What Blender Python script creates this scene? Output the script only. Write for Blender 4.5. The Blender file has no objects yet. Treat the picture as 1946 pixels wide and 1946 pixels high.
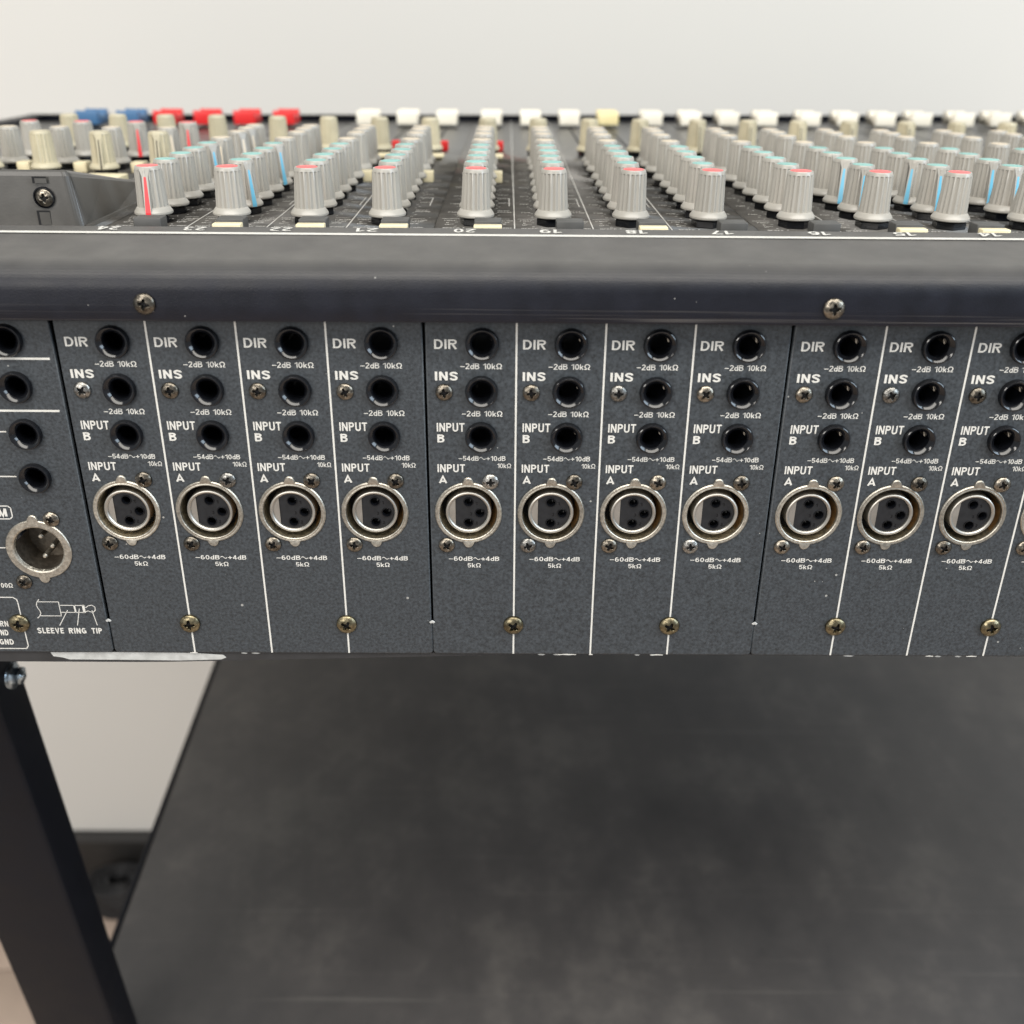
import bpy, bmesh, math, random
from math import sin, cos, pi, radians
from mathutils import Vector, Matrix
random.seed(7)
S = bpy.context.scene
COL = S.collection

# ------------------------------------------------------------------ camera, world, lamps, exposure
FLOOR = 1.194                      # floor is z = 0; console frame hangs at this height
TILT = radians(-6.6)               # the console top slopes down towards the wall
cam_d = bpy.data.cameras.new('camera'); cam = bpy.data.objects.new('camera', cam_d); COL.objects.link(cam)
cam.matrix_world = Matrix(((0.99995833, -0.00572476, -0.00711069, 0.0268838),
                           (-0.00294762, 0.53472698, -0.84501974, -0.3190381),
                           (0.00863981, 0.84500549, 0.53468783, 0.1060700 + FLOOR),
                           (0, 0, 0, 1)))
cam_d.sensor_width = 36; cam_d.lens = 36 * 1907.45 / 1946
cam_d.clip_start = 0.01; cam_d.clip_end = 60
cam_d.dof.use_dof = True; cam_d.dof.focus_distance = 0.374; cam_d.dof.aperture_fstop = 9
S.camera = cam

W = bpy.data.worlds.new('World'); S.world = W; W.use_nodes = True
bg = W.node_tree.nodes['Background']; bg.inputs[0].default_value = (0.92, 0.96, 1.0, 1); bg.inputs[1].default_value = 0.46

def area(name, loc, rot, sx, sy, power, col):
    d = bpy.data.lights.new(name, 'AREA'); d.shape = 'RECTANGLE'; d.size = sx; d.size_y = sy
    d.energy = power; d.color = col
    o = bpy.data.objects.new(name, d); COL.objects.link(o); o.location = loc; o.rotation_euler = rot
    return o
area('ceiling_and_fill_panel', (0.25, -0.86, 2.75), (0, 0, 0), 2.8, 0.7, 54, (1.0, 0.95, 0.87))
area('ceiling_and_fill_panel', (-1.6, -2.5, 2.3), (radians(60), 0, radians(-24)), 1.5, 0.6, 40, (1.0, 0.95, 0.89))  # added fill lamp at front left, brightens the lower wall
area('side_window_light', (2.6, -1.1, 2.3), (0, radians(70), radians(-20)), 1.3, 1.1, 42, (0.70, 0.85, 1.0))

S.view_settings.view_transform = 'Standard'; S.view_settings.look = 'None'
S.view_settings.exposure = 0.16; S.view_settings.gamma = 1
S.render.engine = 'CYCLES'
S.render.resolution_x = S.render.resolution_y = 1024

# ------------------------------------------------------------------ materials
def mat(name, col, rough=0.5, metal=0.0, var=0.0, vscale=400, col2=None, bump=0.0, bscale=1500, spec=0.5, coat=0.0, speck=0.0, detail=3, tint=0.0):
    m = bpy.data.materials.new(name); m.use_nodes = True
    nt = m.node_tree; N = nt.nodes; L = nt.links; b = N['Principled BSDF']
    b.inputs['Roughness'].default_value = rough; b.inputs['Metallic'].default_value = metal
    b.inputs['Specular IOR Level'].default_value = spec
    b.inputs['Coat Weight'].default_value = coat; b.inputs['Coat Roughness'].default_value = 0.15
    b.inputs['Base Color'].default_value = (*col, 1)
    tc0 = N.new('ShaderNodeTexCoord'); oi = N.new('ShaderNodeObjectInfo'); va = N.new('ShaderNodeVectorMath'); va.operation = 'ADD'
    L.new(tc0.outputs['Object'], va.inputs[0]); L.new(oi.outputs['Random'], va.inputs[1])
    tc = va
    out = None
    if var > 0:
        n = N.new('ShaderNodeTexNoise'); n.inputs['Scale'].default_value = vscale; n.inputs['Detail'].default_value = detail
        L.new(tc.outputs[0], n.inputs['Vector'])
        r = N.new('ShaderNodeValToRGB'); r.color_ramp.elements[0].position = 0.5 - 0.5 * 0.5; r.color_ramp.elements[1].position = 0.5 + 0.25
        c2 = col2 or tuple(min(1, c * (1 + var)) for c in col)
        c1 = tuple(c * (1 - var) for c in col)
        r.color_ramp.elements[0].color = (*c1, 1); r.color_ramp.elements[1].color = (*c2, 1)
        L.new(n.outputs['Fac'], r.inputs['Fac']); out = r.outputs['Color']
        rr = N.new('ShaderNodeMapRange'); rr.inputs['To Min'].default_value = rough * 0.8; rr.inputs['To Max'].default_value = min(1, rough * 1.25)
        L.new(n.outputs['Fac'], rr.inputs['Value']); L.new(rr.outputs['Result'], b.inputs['Roughness'])
    if speck > 0:       # scattered dust specks
        v = N.new('ShaderNodeTexVoronoi'); v.inputs['Scale'].default_value = 170; v.inputs['Randomness'].default_value = 1
        L.new(tc.outputs[0], v.inputs['Vector'])
        n2 = N.new('ShaderNodeTexNoise'); n2.inputs['Scale'].default_value = 45; L.new(tc.outputs[0], n2.inputs['Vector'])
        th = N.new('ShaderNodeMapRange'); th.inputs['From Min'].default_value = 0.50; th.inputs['From Max'].default_value = 0.72
        th.inputs['To Min'].default_value = 0.0; th.inputs['To Max'].default_value = 0.09
        L.new(n2.outputs['Fac'], th.inputs['Value'])
        lt = N.new('ShaderNodeMath'); lt.operation = 'LESS_THAN'; L.new(v.outputs['Distance'], lt.inputs[0]); L.new(th.outputs['Result'], lt.inputs[1])
        mul = N.new('ShaderNodeMath'); mul.operation = 'MULTIPLY'; mul.inputs[1].default_value = speck; L.new(lt.outputs[0], mul.inputs[0])
        mx = N.new('ShaderNodeMixRGB'); mx.inputs['Color2'].default_value = (0.5, 0.49, 0.46, 1)
        L.new(mul.outputs[0], mx.inputs['Fac'])
        if out: L.new(out, mx.inputs['Color1'])
        else: mx.inputs['Color1'].default_value = (*col, 1)
        out = mx.outputs['Color']
    if tint > 0:        # each piece ages a little differently
        hs = N.new('ShaderNodeHueSaturation'); mr = N.new('ShaderNodeMapRange'); mr.inputs['To Min'].default_value = 1 - tint; mr.inputs['To Max'].default_value = 1 + tint
        L.new(oi.outputs['Random'], mr.inputs['Value']); L.new(mr.outputs[0], hs.inputs['Value'])
        if out: L.new(out, hs.inputs['Color'])
        else: hs.inputs['Color'].default_value = (*col, 1)
        out = hs.outputs[0]
    if out: L.new(out, b.inputs['Base Color'])
    if bump > 0:
        nb = N.new('ShaderNodeTexNoise'); nb.inputs['Scale'].default_value = bscale; nb.inputs['Detail'].default_value = 2
        L.new(tc.outputs[0], nb.inputs['Vector'])
        bp = N.new('ShaderNodeBump'); bp.inputs['Strength'].default_value = bump; bp.inputs['Distance'].default_value = 0.0002
        L.new(nb.outputs['Fac'], bp.inputs['Height']); L.new(bp.outputs['Normal'], b.inputs['Normal'])
    m['out'] = 1
    return m

M = {}
M['panel'] = mat('charcoal_textured_paint', (0.030, 0.0355, 0.041), 0.5, var=0.55, vscale=950, bump=0.45, bscale=1300, speck=0.5, detail=4)
M['plate'] = mat('dusty_charcoal_plate', (0.14, 0.134, 0.124), 0.3, var=0.25, vscale=160, bump=0.25, bscale=1500, speck=0.9, detail=6)
M['rim'] = mat('black_satin_paint', (0.003, 0.004, 0.009), 0.41, var=0.25, vscale=140, bump=0.4, bscale=2600, spec=0.38, speck=0.6)
M['dark'] = mat('dark_steel', (0.02, 0.02, 0.021), 0.6, var=0.3, vscale=90)
M['black'] = mat('black_void', (0.004, 0.004, 0.005), 0.8)
M['jack'] = mat('glossy_black_plastic', (0.004, 0.0045, 0.006), 0.13, var=0.3, vscale=350, spec=0.45)
M['insert'] = mat('black_insert_plastic', (0.010, 0.011, 0.013), 0.3, var=0.3, vscale=500, bump=0.1)
M['print'] = mat('white_screen_print', (0.56, 0.55, 0.515), 0.6, var=0.08, vscale=500)
M['fineprint'] = mat('grey_fine_print', (0.50, 0.49, 0.46), 0.7)
M['ring'] = mat('cast_nickel', (0.44, 0.415, 0.36), 0.42, 1.0, var=0.3, vscale=900, bump=0.4, bscale=2200, detail=5, tint=0.15)
M['shell'] = mat('polished_nickel', (0.48, 0.46, 0.42), 0.42, 1.0, var=0.08, vscale=200, tint=0.12)
M['cavity'] = mat('brassy_cavity', (0.48, 0.42, 0.30), 0.45, 1.0, var=0.35, vscale=600, bump=0.4, tint=0.3)
M['cavdark'] = mat('tarnished_cavity', (0.17, 0.15, 0.125), 0.5, 1.0, var=0.35, vscale=600, bump=0.4)
M['brass'] = mat('bronze_leaf', (0.55, 0.36, 0.17), 0.4, 1.0, var=0.2)
M['screw'] = mat('dull_bronze_screw', (0.17, 0.152, 0.125), 0.3, 1.0, var=0.75, vscale=900, bump=0.9, bscale=900, detail=5, tint=0.35)
M['silver_screw'] = mat('corroded_silver_screw', (0.24, 0.235, 0.22), 0.33, 1.0, var=0.8, vscale=1300, bump=1.0, bscale=1000, detail=5, tint=0.3)
M['brass_screw'] = mat('yellowed_screw', (0.165, 0.142, 0.09), 0.32, 1.0, var=0.65, vscale=700, bump=0.8, bscale=800, detail=5, tint=0.2)
M['zinc'] = mat('zinc_bolt', (0.6, 0.7, 0.78), 0.25, 1.0, var=0.3, bump=0.2)
M['knob'] = mat('grey_beige_knob', (0.355, 0.34, 0.305), 0.3, var=0.03, vscale=120, tint=0.07)
M['knobcream'] = mat('aged_cream_knob', (0.47, 0.425, 0.30), 0.38, var=0.08, vscale=200, bump=0.05, tint=0.1)
M['red'] = mat('coral_red_cap', (0.78, 0.10, 0.10), 0.3, var=0.06)
M['redline'] = mat('red_pointer', (0.72, 0.03, 0.04), 0.35)
M['teal'] = mat('pale_teal_cap', (0.20, 0.43, 0.40), 0.35, var=0.06, tint=0.08)
M['blueline'] = mat('blue_pointer', (0.13, 0.43, 0.62), 0.35)
M['creamcap'] = mat('cream_cap', (0.58, 0.50, 0.38), 0.4, var=0.06)
M['cream'] = mat('cream_plastic', (0.74, 0.66, 0.44), 0.4, var=0.07, vscale=150)
M['white'] = mat('ivory_fader', (0.83, 0.77, 0.64), 0.4, var=0.04, vscale=100, tint=0.05)
M['yellow'] = mat('yellowed_fader', (0.80, 0.68, 0.36), 0.4)
M['redfader'] = mat('red_fader', (0.68, 0.025, 0.025), 0.4)
M['bluefader'] = mat('blue_fader', (0.06, 0.15, 0.29), 0.4)
M['button'] = mat('grey_button', (0.065, 0.065, 0.063), 0.5, var=0.15, vscale=150)
M['bare'] = mat('bare_zinc_steel', (0.48, 0.49, 0.48), 0.55, 0.3, var=0.2, vscale=250, bump=0.2)
M['cover'] = mat('grey_moulded_plastic', (0.068, 0.065, 0.06), 0.33, var=0.12, vscale=120, bump=0.12, bscale=1200, speck=0.5)
M['leg'] = mat('black_powder_coat', (0.003, 0.0035, 0.006), 0.45, var=0.15, vscale=60, bump=0.05, bscale=900, spec=0.2)
M['skirting'] = mat('black_skirting', (0.018, 0.017, 0.016), 0.5, var=0.2, vscale=20)
M['rubber'] = mat('black_cable', (0.003, 0.003, 0.004), 0.6)

# rim: add rubbed scratches low on the face
def rim_scratches(m):
    nt = m.node_tree; N = nt.nodes; L = nt.links; b = N['Principled BSDF']
    old = b.inputs['Base Color'].links[0].from_socket
    tc = N.new('ShaderNodeTexCoord'); mp = N.new('ShaderNodeMapping')
    mp.inputs['Scale'].default_value = (9, 9, 1300); mp.inputs['Rotation'].default_value = (0, radians(1.2), 0)
    L.new(tc.outputs['Object'], mp.inputs['Vector'])
    n = N.new('ShaderNodeTexNoise'); n.inputs['Scale'].default_value = 1; n.inputs['Detail'].default_value = 2
    L.new(mp.outputs['Vector'], n.inputs['Vector'])
    r = N.new('ShaderNodeMapRange'); r.inputs['From Min'].default_value = 0.55; r.inputs['From Max'].default_value = 0.68
    L.new(n.outputs['Fac'], r.inputs['Value'])
    sx = N.new('ShaderNodeSeparateXYZ'); L.new(tc.outputs['Object'], sx.inputs[0])
    zr = N.new('ShaderNodeMapRange'); zr.inputs['From Min'].default_value = -0.0120; zr.inputs['From Max'].default_value = -0.0155
    L.new(sx.outputs['Z'], zr.inputs['Value'])
    nx = N.new('ShaderNodeTexNoise'); nx.inputs['Scale'].default_value = 9; nx.noise_dimensions = '1D'; L.new(sx.outputs['X'], nx.inputs['W'])
    xr = N.new('ShaderNodeMapRange'); xr.inputs['From Min'].default_value = 0.40; xr.inputs['From Max'].default_value = 0.62
    L.new(nx.outputs['Fac'], xr.inputs['Value'])
    a = N.new('ShaderNodeMath'); a.operation = 'MULTIPLY'; L.new(r.outputs[0], a.inputs[0]); L.new(zr.outputs[0], a.inputs[1])
    c = N.new('ShaderNodeMath'); c.operation = 'MULTIPLY'; L.new(a.outputs[0], c.inputs[0]); L.new(xr.outputs[0], c.inputs[1])
    d = N.new('ShaderNodeMath'); d.operation = 'MULTIPLY'; d.inputs[1].default_value = 0.5; L.new(c.outputs[0], d.inputs[0])
    mx = N.new('ShaderNodeMixRGB'); mx.inputs['Color2'].default_value = (0.16, 0.15, 0.14, 1)
    L.new(d.outputs[0], mx.inputs['Fac']); L.new(old, mx.inputs['Color1']); L.new(mx.outputs[0], b.inputs['Base Color'])
rim_scratches(M['rim'])
def dust_and_sheen_on_top(m, col, lo=.80, hi=.985, amt=.85):
    # settled dust plus the wall's grazing reflection, painted onto faces that look up
    nt = m.node_tree; N = nt.nodes; L = nt.links; b = N['Principled BSDF']; old = b.inputs['Base Color'].links[0].from_socket
    g = N.new('ShaderNodeNewGeometry'); s = N.new('ShaderNodeSeparateXYZ'); L.new(g.outputs['True Normal'], s.inputs[0])
    mr = N.new('ShaderNodeMapRange'); mr.inputs['From Min'].default_value = lo; mr.inputs['From Max'].default_value = hi; mr.inputs['To Max'].default_value = amt
    L.new(s.outputs['Z'], mr.inputs['Value'])
    tc = N.new('ShaderNodeTexCoord'); n = N.new('ShaderNodeTexNoise'); n.inputs['Scale'].default_value = 60; n.inputs['Detail'].default_value = 8; L.new(tc.outputs['Object'], n.inputs['Vector'])
    r2 = N.new('ShaderNodeMapRange'); r2.inputs['From Min'].default_value = .3; r2.inputs['From Max'].default_value = .7; r2.inputs['To Min'].default_value = .75; r2.inputs['To Max'].default_value = 1.05
    L.new(n.outputs['Fac'], r2.inputs['Value'])
    mu = N.new('ShaderNodeMath'); mu.operation = 'MULTIPLY'; L.new(mr.outputs[0], mu.inputs[0]); L.new(r2.outputs[0], mu.inputs[1])
    mx = N.new('ShaderNodeMixRGB'); mx.inputs['Color2'].default_value = (*col, 1); L.new(mu.outputs[0], mx.inputs['Fac']); L.new(old, mx.inputs['Color1']); L.new(mx.outputs[0], b.inputs['Base Color'])
dust_and_sheen_on_top(M['rim'], (0.095, 0.092, 0.087), .55, .99, .92)

def dusty_shelf():
    m = bpy.data.materials.new('dusty_black_laminate'); m.use_nodes = True
    nt = m.node_tree; N = nt.nodes; L = nt.links; b = N['Principled BSDF']
    tc = N.new('ShaderNodeTexCoord')
    def noise(scale, det, loc=(0, 0, 0), sc=(1, 1, 1), rough=0.55):
        mp = N.new('ShaderNodeMapping'); mp.inputs['Location'].default_value = loc; mp.inputs['Scale'].default_value = sc
        L.new(tc.outputs['Object'], mp.inputs['Vector'])
        n = N.new('ShaderNodeTexNoise'); n.inputs['Scale'].default_value = scale; n.inputs['Detail'].default_value = det; n.inputs['Roughness'].default_value = rough
        L.new(mp.outputs['Vector'], n.inputs['Vector']); return n.outputs['Fac']
    big = noise(5, 3, (3.1, 1.2, 0)); mid = noise(22, 5, (0, 2, 0), rough=0.65); fine = noise(70, 6, rough=0.7)
    a = N.new('ShaderNodeMath'); a.operation = 'MULTIPLY_ADD'; L.new(mid, a.inputs[0]); a.inputs[1].default_value = 0.5; L.new(big, a.inputs[2])
    c = N.new('ShaderNodeMath'); c.operation = 'MULTIPLY_ADD'; L.new(fine, c.inputs[0]); c.inputs[1].default_value = 0.6; L.new(a.outputs[0], c.inputs[2])
    r = N.new('ShaderNodeValToRGB'); e = r.color_ramp.elements
    e[0].position = 0.35; e[0].color = (0.030, 0.0285, 0.0285, 1); e[1].position = 1.0; e[1].color = (0.066, 0.061, 0.057, 1)
    e2 = e.new(0.72); e2.color = (0.043, 0.040, 0.039, 1)
    e[-1].position = 1.0
    L.new(c.outputs[0], r.inputs['Fac'])
    # long soft wipe marks in two directions
    wm = None
    for ang, sc in ((24, (2.0, 14, 1)), (-58, (2.4, 18, 1)), (80, (1.6, 22, 1))):
        vr = N.new('ShaderNodeVectorRotate'); vr.rotation_type = 'Z_AXIS'; vr.inputs['Angle'].default_value = radians(ang); L.new(tc.outputs['Object'], vr.inputs['Vector'])
        mpw = N.new('ShaderNodeMapping'); mpw.inputs['Scale'].default_value = sc
        L.new(vr.outputs[0], mpw.inputs['Vector']); nw = N.new('ShaderNodeTexNoise'); nw.inputs['Scale'].default_value = 1.6; nw.inputs['Detail'].default_value = 5
        L.new(mpw.outputs['Vector'], nw.inputs['Vector'])
        q = N.new('ShaderNodeMath'); q.operation = 'MULTIPLY_ADD'; q.inputs[1].default_value = .5
        L.new(nw.outputs['Fac'], q.inputs[0])
        if wm: L.new(wm, q.inputs[2])
        else: q.inputs[2].default_value = -1.08
        wm = q.outputs[0]
    ad = N.new('ShaderNodeMath'); ad.operation = 'ADD'; L.new(c.outputs[0], ad.inputs[0]); L.new(wm, ad.inputs[1]); L.new(ad.outputs[0], r.inputs['Fac'])
    # faint straight scratches
    v = N.new('ShaderNodeTexNoise'); mp = N.new('ShaderNodeMapping'); mp.inputs['Rotation'].default_value = (0, 0, radians(68)); mp.inputs['Scale'].default_value = (4, 420, 1)
    L.new(tc.outputs['Object'], mp.inputs['Vector']); L.new(mp.outputs['Vector'], v.inputs['Vector']); v.inputs['Scale'].default_value = 1
    mr = N.new('ShaderNodeMapRange'); mr.inputs['From Min'].default_value = 0.66; mr.inputs['From Max'].default_value = 0.76; mr.inputs['To Max'].default_value = 0.14
    L.new(v.outputs['Fac'], mr.inputs['Value'])
    mx = N.new('ShaderNodeMixRGB'); mx.inputs['Color2'].default_value = (0.2, 0.19, 0.17, 1)
    L.new(mr.outputs[0], mx.inputs['Fac']); L.new(r.outputs[0], mx.inputs['Color1']); L.new(mx.outputs[0], b.inputs['Base Color'])
    b.inputs['Roughness'].default_value = 0.55
    rr = N.new('ShaderNodeMapRange'); rr.inputs['To Min'].default_value = 0.40; rr.inputs['To Max'].default_value = 0.46; L.new(mid, rr.inputs['Value']); L.new(rr.outputs[0], b.inputs['Roughness'])
    return m
M['shelf'] = dusty_shelf()
M['wall'] = mat('off_white_wall_paint', (0.65, 0.638, 0.605), 0.85, var=0.012, vscale=3, bump=0.15, bscale=350)
M['floor'] = mat('beige_vinyl_floor', (0.46, 0.36, 0.29), 0.5, var=0.15, vscale=6)

# ------------------------------------------------------------------ mesh helpers (millimetres in, metres out)
class MB:
    def __init__(s): s.v = []; s.f = []; s.m = []; s.sm = []
    def add(s, vs, fs, mi=0, smooth=False):
        o = len(s.v); s.v += [tuple(v) for v in vs]
        for f in fs: s.f.append([o + i for i in f]); s.m.append(mi); s.sm.append(smooth)
    def box(s, x0, x1, y0, y1, z0, z1, mi=0):
        v = [(x, y, z) for z in (z0, z1) for y in (y0, y1) for x in (x0, x1)]
        s.add(v, [(0, 2, 3, 1), (4, 5, 7, 6), (0, 1, 5, 4), (2, 6, 7, 3), (0, 4, 6, 2), (1, 3, 7, 5)], mi)
    def grid(s, rows, mi=0, closed=False, smooth=True):
        n = len(rows[0]); vs = [p for r in rows for p in r]; fs = []
        for i in range(len(rows) - 1):
            for j in range(n if closed else n - 1):
                k = (j + 1) % n
                fs.append((i * n + j, i * n + k, (i + 1) * n + k, (i + 1) * n + j))
        s.add(vs, fs, mi, smooth)
    def lathe_y(s, prof, cx=0, cz=0, seg=40, mi=0, a0=0, a1=2 * pi):   # prof: (r, d) d = towards the viewer (-y)
        full = abs(a1 - a0 - 2 * pi) < 1e-6; n = seg if full else seg + 1
        rows = [[(cx + r * cos(a0 + (a1 - a0) * j / seg), -d, cz + r * sin(a0 + (a1 - a0) * j / seg)) for j in range(n)] for r, d in prof]
        s.grid(rows, mi, full)
    def lathe_z(s, prof, cx=0, cy=0, seg=40, mi=0):
        s.grid([[(cx + r * cos(2 * pi * j / seg), cy + r * sin(2 * pi * j / seg), z) for j in range(seg)] for r, z in prof], mi, True)
    def prism(s, poly, axis, a, b, mi=0):     # convex-ish polygon extruded along an axis
        n = len(poly)
        def P(u, v, w): return {'x': (w, u, v), 'y': (u, w, v), 'z': (u, v, w)}[axis]
        vs = [P(u, v, a) for u, v in poly] + [P(u, v, b) for u, v in poly]
        fs = [tuple(range(n)), tuple(range(2 * n - 1, n - 1, -1))] + [(i, (i + 1) % n, n + (i + 1) % n, n + i) for i in range(n)]
        s.add(vs, fs, mi)
    def mesh(s, name, mats, bevel=0, seg=2, fix=True, sharp=28):
        me = bpy.data.meshes.new(name)
        me.from_pydata([(x * .001, y * .001, z * .001) for x, y, z in s.v], [], s.f)
        for m in mats: me.materials.append(M[m])
        for p, mi, sm in zip(me.polygons, s.m, s.sm): p.material_index = mi; p.use_smooth = sm
        if fix or bevel:
            bm = bmesh.new(); bm.from_mesh(me)
            bmesh.ops.remove_doubles(bm, verts=bm.verts, dist=1e-7)
            if bevel:
                ed = [e for e in bm.edges if len(e.link_faces) == 2 and e.calc_face_angle(0) > radians(35)]
                bmesh.ops.bevel(bm, geom=ed, offset=bevel * .001, segments=seg, affect='EDGES', profile=0.5, clamp_overlap=True)
            bmesh.ops.recalc_face_normals(bm, faces=bm.faces)
            if not bevel:
                for e in bm.edges:
                    if len(e.link_faces) == 2 and e.calc_face_angle(0) > radians(sharp): e.smooth = False
            bm.to_mesh(me); bm.free()
            if bevel:
                for p in me.polygons: p.use_smooth = True
        me.update()
        return me

def ob(name, me, parent=None, loc=(0, 0, 0), rz=0, ry=0, label=None):
    o = bpy.data.objects.new(name, me); COL.objects.link(o)
    o.location = [c * .001 for c in loc]; o.rotation_euler = (0, ry, rz)
    if parent: o.parent = parent
    if label: o['label'] = label
    return o

def curve_plate(name, outer, holes, thick, bevel, mats, y_face=0.0):
    """flat plate in the xz plane with real holes; outer/holes are lists of (x, z); front face at y_face"""
    cu = bpy.data.curves.new('tmp', 'CURVE'); cu.dimensions = '2D'; cu.fill_mode = 'BOTH'
    for pts in [outer] + holes:
        sp = cu.splines.new('POLY'); sp.points.add(len(pts) - 1); sp.use_cyclic_u = True
        for p, (x, z) in zip(sp.points, pts): p.co = (x, z, 0, 1)
    cu.extrude = thick / 2 - bevel; cu.bevel_depth = bevel; cu.bevel_resolution = 3; cu.offset = -bevel
    o = bpy.data.objects.new('tmp', cu); COL.objects.link(o)
    dg = bpy.context.evaluated_depsgraph_get(); me = bpy.data.meshes.new_from_object(o.evaluated_get(dg))
    bpy.data.objects.remove(o); bpy.data.curves.remove(cu)
    for v in me.vertices:
        x, z, d = v.co; v.co = (x * .001, (y_face + thick / 2 - d) * .001, z * .001)
    me.name = name; me.materials.clear()
    for m in mats: me.materials.append(M[m])
    bm = bmesh.new(); bm.from_mesh(me); bmesh.ops.remove_doubles(bm, verts=bm.verts, dist=1e-7); bmesh.ops.recalc_face_normals(bm, faces=bm.faces)
    bm.to_mesh(me); bm.free()
    for p in me.polygons: p.use_smooth = abs(p.normal.y) < 0.98
    return me
def circ(cx, cz, r, n=40): return [(cx + r * cos(2 * pi * i / n), cz + r * sin(2 * pi * i / n)) for i in range(n)]

# condensed grotesque lettering drawn as stroked centre lines; every glyph is 1 unit high
def arc(cx, cy, rx, ry, a0, a1, n=10): return [(cx + rx * cos(radians(a0 + (a1 - a0) * i / n)), cy + ry * sin(radians(a0 + (a1 - a0) * i / n))) for i in range(n + 1)]
def glyph(c, T):
    a = T / 2; y0, y1 = a, 1 - a
    w = {'I': T, '1': .40, 'M': .82, 'A': .74, 'D': .68, 'R': .68, 'N': .68, 'S': .64, 'P': .62, 'U': .66, 'T': .62, 'B': .64, 'L': .5, 'E': .54, 'V': .68, 'G': .70, 'd': .54, 'k': .52, '\u03a9': .78, '\u2212': .60, '+': .62, ' ': .28}.get(c, .56)
    x0, x1 = a, w - a; m = w / 2
    G = {
     'I': [[(a, 0), (a, 1)]],
     'D': [[(x0, 0), (x0, 1)], [(x0, y1)] + arc(x1 - .30, .5, .30, .5 - a, 90, -90, 14) + [(x0, y0)]],
     'R': [[(x0, 0), (x0, 1)], [(x0, y1)] + arc(x1 - .2, .735, .2, .265 - a, 90, -90) + [(x0, .47 + a)], [(m, .47), (x1 + .0, 0)]],
     'P': [[(x0, 0), (x0, 1)], [(x0, y1)] + arc(x1 - .2, .71, .2, .29 - a, 90, -90) + [(x0, .42 + a)]],
     'B': [[(x0, 0), (x0, 1)], [(x0, y1)] + arc(x1 - .22, .765, .2, .235 - a, 90, -90) + [(x0, .53 + a)], [(x0, .53)] + arc(x1 - .22, .265 + a / 2, .22, .265 - a / 2, 90, -90) + [(x0, y0)]],
     'N': [[(x0, 0), (x0, 1)], [(x0, .98), (x1, .02)], [(x1, 0), (x1, 1)]],
     'S': [[(x1, .72)] + arc(m, .74, x1 - m, .26 - a, 0, 180, 10) + arc(m, .74, x1 - m, .22 - a / 2, 180, 250, 5) + arc(m, .27, x1 - m, .23, 70, 0, 5) + arc(m, .27, x1 - m, .27 - a, 0, -180, 10)],
     'U': [[(x0, 1)] + arc(m, .30, m - a, .30 - a, 180, 360, 14) + [(x1, 1)]],
     'T': [[(0, y1), (w, y1)], [(m, 1 - T), (m, 0)]],
     'A': [[(x0 - .02, 0), (m, 1 - a * .4), (x1 + .02, 0)], [(m - .2, .27), (m + .2, .27)]],
     'M': [[(x0, 0), (x0, 1)], [(x0 + .02, .98), (m, .06), (x1 - .02, .98)], [(x1, 1), (x1, 0)]],
     'L': [[(x0, 1), (x0, 0)], [(x0, y0), (w, y0)]],
     'E': [[(x0, 1), (x0, 0)], [(x0, y0), (w, y0)], [(x0, y1), (w, y1)], [(x0, .52), (w * .92, .52)]],
     'V': [[(x0 - .02, 1), (m, a * .4), (x1 + .02, 1)]],
     'G': [arc(m, .5, m - a, .5 - a, 42, 325, 20) + [(x1, .25)], [(x1, .06), (x1, .46)], [(m, .46), (w, .46)]],
     'd': [[(x1, 1), (x1, 0)], arc(m, .34, m - a, .34 - a, 0, 360, 20)],
     'k': [[(x0, 0), (x0, 1)], [(x0, .24), (x1, .66)], [(m - .06, .40), (x1 + .02, 0)]],
     '\u03a9': [[(0, y0), (m - .15, y0), (m - .13, .16)] + arc(m, .58, m - a, .42 - a, 240, -60, 20) + [(m + .13, .16), (m + .15, y0), (w, y0)]],
     '\u2212': [[(0, .42), (w, .42)]],
     '+': [[(0, .45), (w, .45)], [(m, .12), (m, .78)]],
     '0': [arc(m, .5, m - a, .5 - a, 0, 360, 24)],
     '1': [[(x1, 0), (x1, 1)], [(x1, .92), (0, .74)]],
     '2': [arc(m, .72, m - a, .28 - a, 165, -35, 12) + [(a, y0 + .03)], [(0, y0), (w, y0)]],
     '3': [arc(m, .74, m - a, .26 - a, 160, -80, 12), arc(m, .29, m - a, .29 - a, 80, -160, 12)],
     '4': [[(m + .12, 0), (m + .12, 1)], [(m + .10, .95), (.03, .28)], [(0, .26), (w + .02, .26)]],
     '5': [[(w - .03, y1), (x0 + .04, y1), (x0 + .01, .50)] + arc(m, .33, m - a, .33 - a, 125, -155, 14)],
     '6': [arc(m, .33, m - a, .33 - a, 0, 360, 20), arc(m, .5, m - a, .5 - a, 50, 200, 12)],
     '7': [[(0, y1), (x1, y1), (m - .1, 0)]],
     '8': [arc(m, .745, m - a - .02, .255 - a, 0, 360, 18), arc(m, .27, m - a, .27 - a, 0, 360, 18)],
     '9': [arc(m, .67, m - a, .33 - a, 0, 360, 20), arc(m, .5, m - a, .5 - a, 230, 380, 12)],
     ' ': []}[c]
    return w, G
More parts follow.
